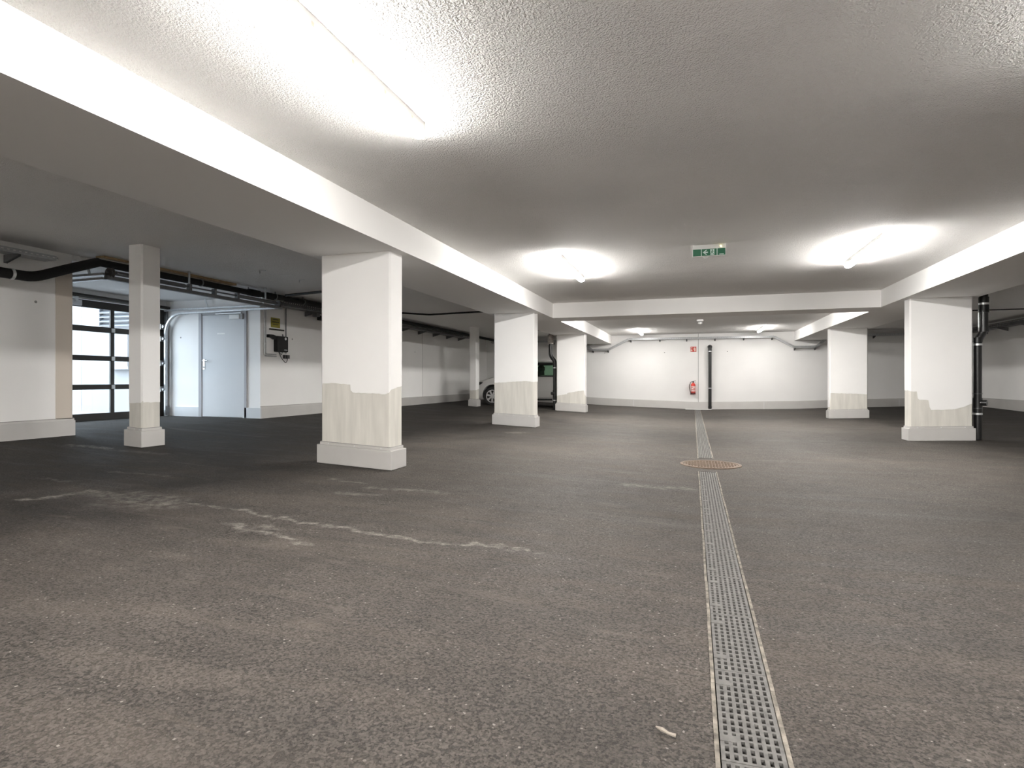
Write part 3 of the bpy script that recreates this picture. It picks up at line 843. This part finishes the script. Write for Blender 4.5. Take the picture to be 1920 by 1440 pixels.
tray('cable tray across the far wall dipping under both long beams', (0, YB, 2.4),
     [(-7.3, 20.56, 2.40), (-3.88, 20.56, 2.40), (-3.50, 20.56, 2.07), (-2.86, 20.56, 2.07), (-2.16, 20.56, 2.425), (2.55, 20.56, 2.405), (3.14, 20.56, 2.055), (3.82, 20.56, 2.055), (4.22, 20.56, 2.40), (7.6, 20.56, 2.40)],
     (0, 1, 0), .16, .065, [(-3.45, 20.56, 2.065), (-2.90, 20.56, 2.065), (-2.10, 20.56, 2.415), (-1.1, 20.56, 2.415), (-.2, 20.56, 2.41), (.72, 20.56, 2.41), (1.63, 20.56, 2.41), (2.5, 20.56, 2.40), (3.18, 20.56, 2.05), (3.78, 20.56, 2.05), (5.45, 20.56, 2.395), (6.6, 20.56, 2.395), (-4.9, 20.56, 2.395)], drop=.07)
tray('cable tray with brackets along the right wall', (7.8, 12, 2.4), [(7.72, -4.3, 2.40), (7.72, 20.3, 2.40)], (1, 0, 0), .20, .12, [(7.72, y, 2.395) for y in (2.3, 4.3, 6.3, 8.4, 10.5, 12.6, 14.3, 15.9, 17.25, 18.4, 19.5)], 'steel_dark')
root = thing('bracket_box', 'small black box hung under the cable tray by the nearest left column', 'junction box', (-7.4, 10.25, 2.25))
MB().box(-7.46, -7.34, 10.16, 10.40, 2.25, 2.34).build('box_body', M['black'], root, bevel=.006)
MB().box(-7.47, -7.36, 10.02, 10.12, 2.31, 2.385).build('hanger_clip', M['steel_dark'], root)

# ------------------------------------------------------------------ gate recess: door, gate, tracks, springs
def door():
    y = YD
    root = thing('door_1', 'grey steel door in the gate recess with lever handle and closer', 'door', (-8.4, y, .305), kind='structure')
    mb = MB(); mb.box(-8.965, -8.895, y - .04, y, .305, 2.29); mb.box(-7.905, -7.86, y - .03, y, .305, 2.29); mb.box(-8.895, -7.905, y - .03, y, 2.235, 2.29)
    mb.build('door_frame', M['frame'], root, label='darker grey frame')
    lf = MB().box(-8.892, -7.908, y - .026, y, .312, 2.232).build('door_leaf', M['door'], root, bevel=.004)
    mb = MB(); mb.box(-8.865, -8.825, y - .034, y - .026, 1.205, 1.40); mb.build('handle_plate', M['steel_bright'], lf, bevel=.002)
    MB().tube([(-8.845, y - .03, 1.37), (-8.845, y - .075, 1.37), (-8.72, y - .075, 1.368)], .010, 10, .02).build('door_handle', M['steel_bright'], lf, smooth=True)
    MB().lathe([(.012, 0), (.012, -.006)], (-8.845, y - .034, 1.25), 'y', 12).build('lock_cylinder', M['black'], lf)
    MB().box(-8.21, -7.98, y - .075, y - .026, 2.135, 2.215).build('door_closer', M['white_plastic'], lf, bevel=.006)
    MB().box(-7.98, -7.92, y - .06, y - .026, 2.13, 2.23).build('closer_block', M['frame'], lf, bevel=.004)
    MB().box(-8.55, -7.96, y - .055, y - .03, 2.238, 2.252).build('closer_arm', M['steel_bright'], root)
    MB().box(-8.53, -8.36, y - .029, y - .026, 1.865, 1.885).build('door_label', M['white_plastic'], lf)
door()

GY0, GY1 = YO - .15, 8.635
def gate():
    x = XG
    root = thing('door_2', 'dark framed sectional garage gate with clear panes', 'garage gate', (x, 7, .31), kind='structure')
    rails = [(.315, .432), (.84, .927), (1.338, 1.424), (1.832, 1.925), (2.236, 2.362)]
    for i, (a, b) in enumerate(rails):
        MB().box(x - .04, x, GY0, GY1, a, b).build('gate_rail', M['gate'], root)
    MB().box(x - .036, x - .004, GY0, GY1, .300, .315).build('bottom_seal', M['rubber'], root)
    posts = [GY0, 6.46, 7.548, GY1 - .17]
    for (a, b), (c, d) in zip(rails[:-1], rails[1:]):
        for k, p in enumerate(posts):
            MB().box(x - .034, x - .004, p - (.0 if k in (0, 3) else .035), p + ((.07, .035, .035, .17)[k]), b, c).build('gate_mullion', M['gate'], root)
        for p, q in zip(posts[:-1], posts[1:]):
            MB().box(x - .021, x - .017, p, q + .05, b, c).build('gate_pane', M['pane'], root)
    for (a, b) in rails[1:4]:
        for p in (6.46, 7.555):
            MB().box(x, x + .012, p - .03, p + .03, (a + b) / 2 - .035, (a + b) / 2 + .035).build('hinge_plate', M['steel_bright'], root)
    for z in (.83, 1.33, 1.80, 2.03):
        mb = MB(); mb.box(x, x + .03, GY1 - .16, GY1 - .05, z - .05, z + .05); mb.tube([(x + .05, GY1 - .13, z), (x + .05, GY1 - .03, z)], .012, 8); mb.tube([(x + .055, GY1 - .14, z), (x + .055, GY1 - .115, z)], .026, 12)
        mb.build('roller_hinge', M['steel'], root)
    mb = MB(); mb.box(x, x + .05, 6.78, 6.98, 2.25, 2.34); mb.box(x, x + .08, 6.86, 6.90, 2.30, 2.43); mb.build('top_bracket', M['steel_bright'], root)
    # operator shaft above the leaf
    MB().tube([(x + .07, GY0 + .1, 2.44), (x + .07, GY1, 2.40)], .03, 12).build('drive_shaft', M['gate'], root, smooth=True)
gate()
def track(y, label, end):
    root = thing('gate_track', label, 'gate track', (XG + .1, y, .31), 'galvanised tracks of the garage gate')
    x = XG + .085; r = .38
    mb = MB()
    def sw(pts, w, h):
        for a, b in zip(pts[:-1], pts[1:]): mb.bar(a, b, w, h, (0, 1, 0))
    zt = 2.275
    arc = [(x + r - r * math.cos(t), y, zt - r + r * math.sin(t)) for t in np.linspace(0, math.pi / 2, 12)]
    sw([(x, y, .312)] + arc + [(end, y, zt + .02)], .03, .055)
    mb.build('lower_track', M['steel'], root)
    mb = MB()
    sw([(x - .02, y, 2.34), (x + .25, y, 2.352), (end, y, 2.352)], .03, .05)
    mb.build('upper_track', M['steel'], root)
    MB().box(XG + .003, XG + .055, y + .03, y + .075, .31, 2.35).build('jamb_profile', M['steel_dark'], root)
    for xx in (-8.75, -7.46):
        mb = MB(); mb.bar((xx, y, RCEIL), (xx + .06, y, 2.36), .03, .012, (0, 1, 0)); mb.build('ceiling_hanger', M['steel_bright'], root)
    MB().box(XG + .07, XG + .11, y - .02, y + .06, .33, .50).build('track_foot', M['steel_dark'], root)
    return root
track(8.545, 'bright steel gate track curving in front of the grey door', -7.14)
track(5.40, 'steel gate track end showing between left wall and slim post', -7.14)
def springs():
    x = -7.07
    root = thing('spring_shaft', 'long steel spring shaft across the ends of the gate tracks', 'gate spring', (x, 7, 2.30))
    MB().box(x - .025, x + .03, 5.36, 8.60, 2.275, 2.325).build('support_bar', M['steel_dark'], root)
    MB().tube([(x, 5.36, 2.375), (x, 8.60, 2.375)], .0125, 10).build('axle', M['steel_dark'], root, smooth=True)
    for a, b in ((5.50, 6.55), (7.62, 8.45)):
        n = int((b - a) / .012); pts = []
        mb = MB(); mb.tube([(x, a, 2.375), (x, b, 2.375)], .026, 12)
        for i in range(n):
            mb.lathe([(.026, -.004), (.030, 0), (.026, .004)], (x, a + .012 * i, 2.375), 'y', 10)
        mb.build('torsion_spring', M['steel_dark'], root)
    for y in (5.42, 8.52):
        mb = MB(); mb.lathe([(.062, -.02), (.066, -.02), (.05, 0), (.066, .02), (.062, .02)], (x, y, 2.365), 'y', 18); mb.build('cable_drum', M['gate'], root, smooth=True)
    for y in (6.62, 7.08, 7.55):
        MB().box(x - .03, x + .035, y - .02, y + .02, 2.29, 2.415).build('shaft_bracket', M['steel_dark'], root)
    for y in (5.85, 6.62, 8.2):
        MB().box(x - .008, x + .008, y - .012, y + .012, 2.40, CEIL).build('ceiling_hanger', M['steel'], root)
springs()

def operator():
    x = XL
    root = thing('gate_operator', 'black gate drive unit mounted on the wall right of the grey door', 'gate drive', (x, 9.15, 1.53))
    MB().box(x, x + .10, 8.99, 9.29, 1.54, 1.84).build('motor_case', M['case'], root, bevel=.015)
    MB().prism([(8.792, 1.80), (8.792, 1.855), (8.90, 1.855), (9.03, 1.83), (9.03, 1.775), (8.96, 1.77), (8.88, 1.80)], x, x + .08, 'yz').build('drive_arm', M['case'], root, bevel=.004)
    MB().lathe([(.028, .10), (.028, .103)], (x, 9.21, 1.795), 'x', 18).build('maker_badge', M['steel_bright'], root)
    MB().box(x + .10, x + .105, 9.17, 9.255, 1.575, 1.585).build('indicator_strip', M['steel_bright'], root)
    MB().tube([(x + .03, 9.22, 1.84), (x + .02, 9.22, 1.885)], .012, 8).build('cable_gland', M['steel_dark'], root)
    mb = MB(); mb.tube([(x + .03, 9.10, 1.54), (x + .03, 9.17, 1.43), (x + .03, 9.29, 1.335), (x + .03, 9.33, 1.36), (x + .03, 9.36, 1.44)], .006, 8, .05)
    mb.tube([(x + .03, 9.12, 1.54), (x + .04, 9.14, 1.50), (x + .03, 9.18, 1.48), (x + .03, 9.20, 1.54)], .005, 8, .03)
    mb.build('cable', M['rubber'], root, smooth=True)
    mb = MB(); mb.box(x, x + .05, 9.25, 9.29, 1.42, 1.49); mb.box(x, x + .06, 9.305, 9.38, 1.42, 1.49); mb.build('plug', M['black'], root, bevel=.005)
operator()
root = thing('warning_notice', 'yellow printed notice on the wall above the black gate drive', 'notice', (XL, 9.04, 2.0))
MB().box(XL, XL + .004, 8.92, 9.17, 2.0, 2.185).build('notice_plate', M['yellow'], root)
mb = MB()
for z, w in ((2.145, .15), (2.098, .19), (2.05, .15)): mb.box(XL + .004, XL + .005, 9.045 - w / 2, 9.045 + w / 2, z, z + .014)
mb.build('print_line', M['ink'], root)
o = MB().box(XL, XL + .03, 8.87, 9.26, 1.948, 1.975).build('strip_sensor', M['ink'], loc=(XL, 9.06, 1.95), bevel=.004)
tag(o, 'slim dark bar on the wall just under the yellow notice', 'sensor bar')
o = MB().tube([(XL + .015, 8.735, 2.40), (XL + .015, 8.735, 1.455), (XL + .015, 9.05, 1.455)], .012, 10, .03).tube([(XL + .015, 8.775, 2.40), (XL + .015, 8.775, 1.49), (XL + .015, 9.05, 1.49)], .010, 10, .03).build('cable_conduit', M['steel'], smooth=True, loc=(XL, 8.75, 1.45))
tag(o, 'grey conduit pair running down beside the door and under the gate drive', 'conduit')
o = MB().tube([(XL + .014, 9.325, 2.40), (XL + .014, 9.325, 1.52)], .011, 10).build('cable_conduit', M['steel_dark'], smooth=True, loc=(XL, 9.315, 1.5))
tag(o, 'single thin conduit running straight down right of the yellow notice', 'conduit')

# ------------------------------------------------------------------ small car
def car():
    xf, yn = -6.80, 17.30                       # nose and near side
    W, LN = 1.64, 3.46
    z0 = fz(-5.5)
    root = thing('car', 'small silver hatchback parked behind the left columns', 'car', (xf + LN / 2, yn + W / 2, z0))
    yc = yn + W / 2
    # stations along the length: (s, bottom, belt, top, half width)
    st = [(0.0, .30, .55, .62, .58), (.06, .22, .56, .70, .70), (.22, .18, .60, .78, .77), (.50, .18, .66, .87, .80), (.80, .18, .72, .95, .815), (1.05, .18, .76, .99, .82),
          (1.6, .18, .78, .94, .82), (2.2, .18, .79, .95, .82), (2.8, .18, .80, .97, .815), (3.15, .22, .80, .98, .80), (3.38, .28, .76, .96, .75), (3.46, .36, .70, .90, .66)]
    mb = MB(); rings = []
    for (s, b, m_, t, h) in st:
        x = xf + s
        rings.append([(x, yc - h * .90, z0 + b), (x, yc - h * .985, z0 + b + .10), (x, yc - h, z0 + (b + m_) / 2), (x, yc - h * .985, z0 + m_), (x, yc - h * .95, z0 + t - .03), (x, yc - h * .86, z0 + t), (x, yc - h * .4, z0 + t + .025),
                      (x, yc + h * .4, z0 + t + .025), (x, yc + h * .86, z0 + t), (x, yc + h * .95, z0 + t - .03), (x, yc + h * .985, z0 + m_), (x, yc + h, z0 + (b + m_) / 2), (x, yc + h * .985, z0 + b + .10), (x, yc + h * .90, z0 + b)])
    n = len(rings[0]); vs = [p for r in rings for p in r]; fs = []
    for i in range(len(rings) - 1):
        for k in range(n):
            fs.append((i * n + k, i * n + (k + 1) % n, (i + 1) * n + (k + 1) % n, (i + 1) * n + k))
    fs += [tuple(range(n)), tuple(range(len(vs) - n, len(vs)))]
    mb.add(vs, fs)
    body = mb.build('car_body', M['car'], root)
    hubs = [xf + .68, xf + 3.02]
    # wheel arches cut from the body
    cut = MB()
    for hx in hubs: cut.lathe([(.35, -.2), (.35, W + .2)], (hx, yn, z0 + .33), 'y', 32)
    for hx in hubs: pass
    co = cut.build('arch_cutter', M['car'])
    md = body.modifiers.new('arch', 'BOOLEAN'); md.object = co; md.operation = 'DIFFERENCE'; md.solver = 'EXACT'
    dg = bpy.context.evaluated_depsgraph_get()
    co.matrix_world = co.matrix_world
    body.data = bpy.data.meshes.new_from_object(body.evaluated_get(dg))
    body.modifiers.clear(); bpy.data.objects.remove(co)
    body.data.polygons.foreach_set('use_smooth', [True] * len(body.data.polygons)); body.data.set_sharp_from_angle(angle=math.radians(30))
    MB().box(xf + .25, xf + 3.3, yc - .62, yc + .62, z0 + .20, z0 + .70).build('underbody', M['car_black'], root)
    for hx in hubs:
        for s in (-1, 1):
            y = yc + s * (W / 2 - .10)
            wroot = MB().lathe([(.20, -.09), (.285, -.095), (.302, -.07), (.302, .07), (.285, .095), (.20, .09)], (hx, y, z0 + .302), 'y', 36).build('wheel', M['tyre'], root, smooth=True)
            yo = y + s * .085
            mb = MB()
            mb.lathe([(.182, -.02), (.208, -.02), (.208, .014), (.182, .014)], (hx, yo, z0 + .302), 'y', 36, True)
            mb.lathe([(.045, -.02), (.045, .012), (.02, .018)], (hx, yo, z0 + .302), 'y', 18)
            for k in range(7):
                a = 2 * math.pi * k / 7 + .2; ca, sa = math.cos(a), math.sin(a)
                def q(r, t): return (hx + r * ca - t * sa, z0 + .302 + r * sa + t * ca)
                mb.prism([q(.03, -.022), q(.19, -.034), q(.19, .034), q(.03, .022)], yo - .008, yo + .010, 'xz')
            mb.build('wheel_rim', M['alloy'], wroot)
            MB().lathe([(.01, -.006), (.185, -.006), (.185, -.002), (.01, -.002)], (hx, yo - s * .02, z0 + .302), 'y', 24).build('brake_disc', M['car_black'], wroot)
    # cabin: pillars, roof, panes
    belt = z0 + .94; rz = z0 + 1.36
    def side(s):
        yb = yc + s * .775; yt = yc + s * .62
        P = lambda x, z: (xf + x, yb + (yt - yb) * (z - belt) / (rz - belt), z)
        mb = MB()
        def strut(a, b, w=.05): mb.bar(P(*a), P(*b), .05, w, (1, 0, 0))
        A0, A1, B0, B1, C0, C1 = (.98, belt), (1.42, rz), (1.95, belt), (1.95, rz), (3.12, belt), (2.95, rz)
        strut(A0, A1, .06); strut(C0, C1, .30)
        mb.build('pillar', M['car'], root)
        mb = MB(); strut(B0, B1, .10); mb.bar(P(1.36, rz - .025), P(3.0, rz - .025), .045, .05); mb.bar(P(1.0, belt), P(3.0, belt), .05, .03)
        mb.build('window_surround', M['car_black'], root)
        mb = MB(); mb.add([P(1.02, belt), P(1.95, belt), P(1.95, rz), P(1.42, rz)], [(0, 1, 2, 3)]); mb.build('side_window', M['car_glass'], root)
        mb = MB(); mb.add([P(1.95, belt), P(3.06, belt), P(2.92, rz), P(1.95, rz)], [(0, 1, 2, 3)]); mb.build('side_window', M['car_glass'], root)
    side(-1); side(1)
    mb = MB(); rs = [(1.34, rz - .02, .62), (1.6, rz + .05, .63), (2.2, rz + .07, .63), (2.8, rz + .045, .62), (3.06, rz - .02, .60)]
    vs = []; fs = []
    for (x, z, h) in rs:
        vs += [(xf + x, yc - h, z - .04), (xf + x, yc - h * .85, z), (xf + x, yc, z + .015), (xf + x, yc + h * .85, z), (xf + x, yc + h, z - .04),
               (xf + x, yc + h * .85, z - .05), (xf + x, yc, z - .045), (xf + x, yc - h * .85, z - .05)]
    for i in range(len(rs) - 1):
        for k in range(8): fs.append((i * 8 + k, i * 8 + (k + 1) % 8, (i + 1) * 8 + (k + 1) % 8, (i + 1) * 8 + k))
    fs += [tuple(range(8)), tuple(range(32, 40))]
    mb.add(vs, fs); mb.build('roof', M['car'], root, smooth=True)
    MB().add([(xf + .98, yc - .74, belt + .02), (xf + .98, yc + .74, belt + .02), (xf + 1.42, yc + .60, rz), (xf + 1.42, yc - .60, rz)], [(0, 1, 2, 3)]).build('windscreen', M['car_glass'], root)
    MB().add([(xf + 3.2, yc - .70, belt), (xf + 3.2, yc + .70, belt), (xf + 3.02, yc + .58, rz), (xf + 3.02, yc - .58, rz)], [(0, 1, 2, 3)]).build('rear_window', M['car_glass'], root)
    for y, d in ((yc - .36, -.14), (yc + .36, -.30)):
        xs = xf + d
        mb = MB(); mb.prism([(xs + 1.98, z0 + .5), (xs + 2.14, z0 + .5), (xs + 2.33, z0 + 1.04), (xs + 2.33, z0 + 1.10), (xs + 2.22, z0 + 1.10)], y - .23, y + .23, 'xz')
        mb.prism([(xs + 2.25, z0 + 1.09), (xs + 2.33, z0 + 1.09), (xs + 2.39, z0 + 1.15), (xs + 2.38, z0 + 1.26), (xs + 2.30, z0 + 1.30), (xs + 2.24, z0 + 1.22)], y - .13, y + .13, 'xz'); mb.box(xs + 1.5, xs + 2.1, y - .23, y + .23, z0 + .45, z0 + .58)
        mb.build('front_seat', M['seat'], root, bevel=.012)
    MB().box(xf + 2.75, xf + 2.87, yc - .6, yc + .6, z0 + .5, z0 + 1.05).build('rear_seat', M['seat'], root, bevel=.03)
    mb = MB(); mb.lathe([(.165, -.012), (.185, -.012), (.185, .012), (.165, .012)], (xf + 1.55, yc - .36, z0 + .90), 'x', 20, True); mb.build('steering_wheel', M['seat'], root)
    for s in (-1, 1):
        y = yc + s * .70
        MB().prism([(xf + .03, z0 + .56), (xf + .30, z0 + .70), (xf + .34, z0 + .76), (xf + .20, z0 + .755), (xf + .05, z0 + .68)], y - .10 * 1, y + .10, 'xz').build('headlight', M['car_black'], root, bevel=.01, label='dark headlight')
        mb = MB(); mb.box(xf + 1.12, xf + 1.22, y + s * .11, y + s * .28, z0 + .90, z0 + 1.02); mb.build('wing_mirror', M['car'], root, bevel=.02)
        MB().box(xf + 1.75, xf + 1.93, y + s * .115, y + s * .14, z0 + .78, z0 + .81).build('car_door_handle', M['car'], root, bevel=.006)
        MB().box(xf + 1.06, xf + 2.64, y + s * .10, y + s * .125, z0 + .19, z0 + .235).build('sill_trim', M['car_black'], root, bevel=.006)
car()

# ------------------------------------------------------------------ litter on the floor
def scrap(x, y, pts, label):
    z = fz(x, y) + .001
    mb = MB(); mb.tube([(x + a, y + b, z + .006 + c) for a, b, c in pts], [.003, .006, .004, .005], 6)
    tag(mb.build('litter_scrap', M['paper'], loc=(x, y, z)), label, 'litter')
scrap(-.075, 1.665, [(-.025, .02, 0), (-.008, .006, .004), (.01, -.004, .002), (.03, -.006, 0)], 'small crumpled scrap on the asphalt left of the near drain')

def tie_holes():
    for wall, ax, pts in (('wall_left', 'x', [(XL, 9.526, 1.814), (XL, 4.875, 1.947), (XL, 14.79, 1.807)]), ('wall_back', 'y', [(-.944, YB, 1.971), (-3.03, YB, 1.982), (1.12, YB, 1.975)]), ('wall_left', 'y', [(-9.44, YD, 1.825)])):
        for p in pts:
            pr = [(.016, -.004), (.016, .0015), (.008, .0025)] if ax == 'x' else [(.016, .004), (.016, -.0015), (.008, -.0025)]
            MB().lathe(pr, p, ax, 14).build('tie_hole', M['cover_dark'], bpy.data.objects[wall], label='small grey formwork tie hole')
tie_holes()
for (x, y), lab in (((-6.0, 6.90), 'tiny bright clip left in the left bay ceiling, nearer the slim post'), ((-5.95, 7.72), 'tiny bright clip left in the left bay ceiling, nearer the broad column')):
    mb = MB().box(x - .05, x + .05, y - .012, y + .012, CEIL - .006, CEIL - .001); mb.bar((x - .045, y, CEIL - .005), (x - .065, y + .02, CEIL - .035), .012, .004)
    tag(mb.build('ceiling_clip', M['steel_bright'], loc=(x, y, CEIL)), lab, 'clip', 'clips left in the left bay ceiling')
tag(MB().box(-6.02, -5.80, 7.29, 7.38, CEIL - .004, CEIL - .001).build('ceiling_patch', M['wall'], loc=(-5.9, 7.33, CEIL)), 'small pale rectangular patch on the left bay ceiling between two clips', 'patch')

# ------------------------------------------------------------------ outside the gate
slab('wall_outside', M['out_wall'], [(-22, -9.95, 9.60, 9.9, -.2, 4.6)], 'sunlit white concrete wall outside the gate', 'wall')
slab('floor_outside', M['out_ground'], [(-24, -9.9, 0.0, 9.6, .10, .285)], 'bright pavement outside the gate', 'pavement')
def outside():
    root = thing('ventilation_louver', 'pale slatted louver in the wall outside the gate', 'louver', (-12.0, 9.58, 2.18))
    mb = MB(); mb.box(-12.77, -12.72, 9.50, 9.60, 2.17, 3.2); mb.box(-11.2, -11.15, 9.50, 9.60, 2.17, 3.2); mb.box(-12.77, -11.15, 9.5, 9.6, 3.15, 3.2)
    mb.build('louver_frame', M['louver'], root)
    mb = MB()
    for i in range(10):
        z = 2.20 + .098 * i
        mb.hexa([(-12.72, 9.48, z), (-11.2, 9.48, z), (-11.2, 9.58, z + .07), (-12.72, 9.58, z + .07), (-12.72, 9.48, z + .012), (-11.2, 9.48, z + .012), (-11.2, 9.58, z + .082), (-12.72, 9.58, z + .082)])
    mb.build('slat', M['louver'], root)
    MB().box(-12.75, -11.17, 9.590, 9.599, 2.18, 3.18).build('backing', M['frame'], root)
    o = MB().box(-12.125, -11.95, 9.55, 9.60, 1.30, 2.02).build('outside_post', M['frame'], loc=(-12.04, 9.58, 1.3))
    tag(o, 'grey upright panel on the wall outside, low behind the gate mullion', 'panel')
    o = MB().box(-12.4, -11.8, 9.45, 9.60, 1.24, 1.30).build('outside_ledge', M['out_wall'], loc=(-12.1, 9.55, 1.24))
    tag(o, 'white ledge on the wall outside under the grey panel', 'ledge')
    slab('trim_6', M['frame'], [(-13.44, -13.415, 9.594, 9.60, .3, 4.5)], 'dark vertical joint in the wall outside the gate', 'joint')
outside()
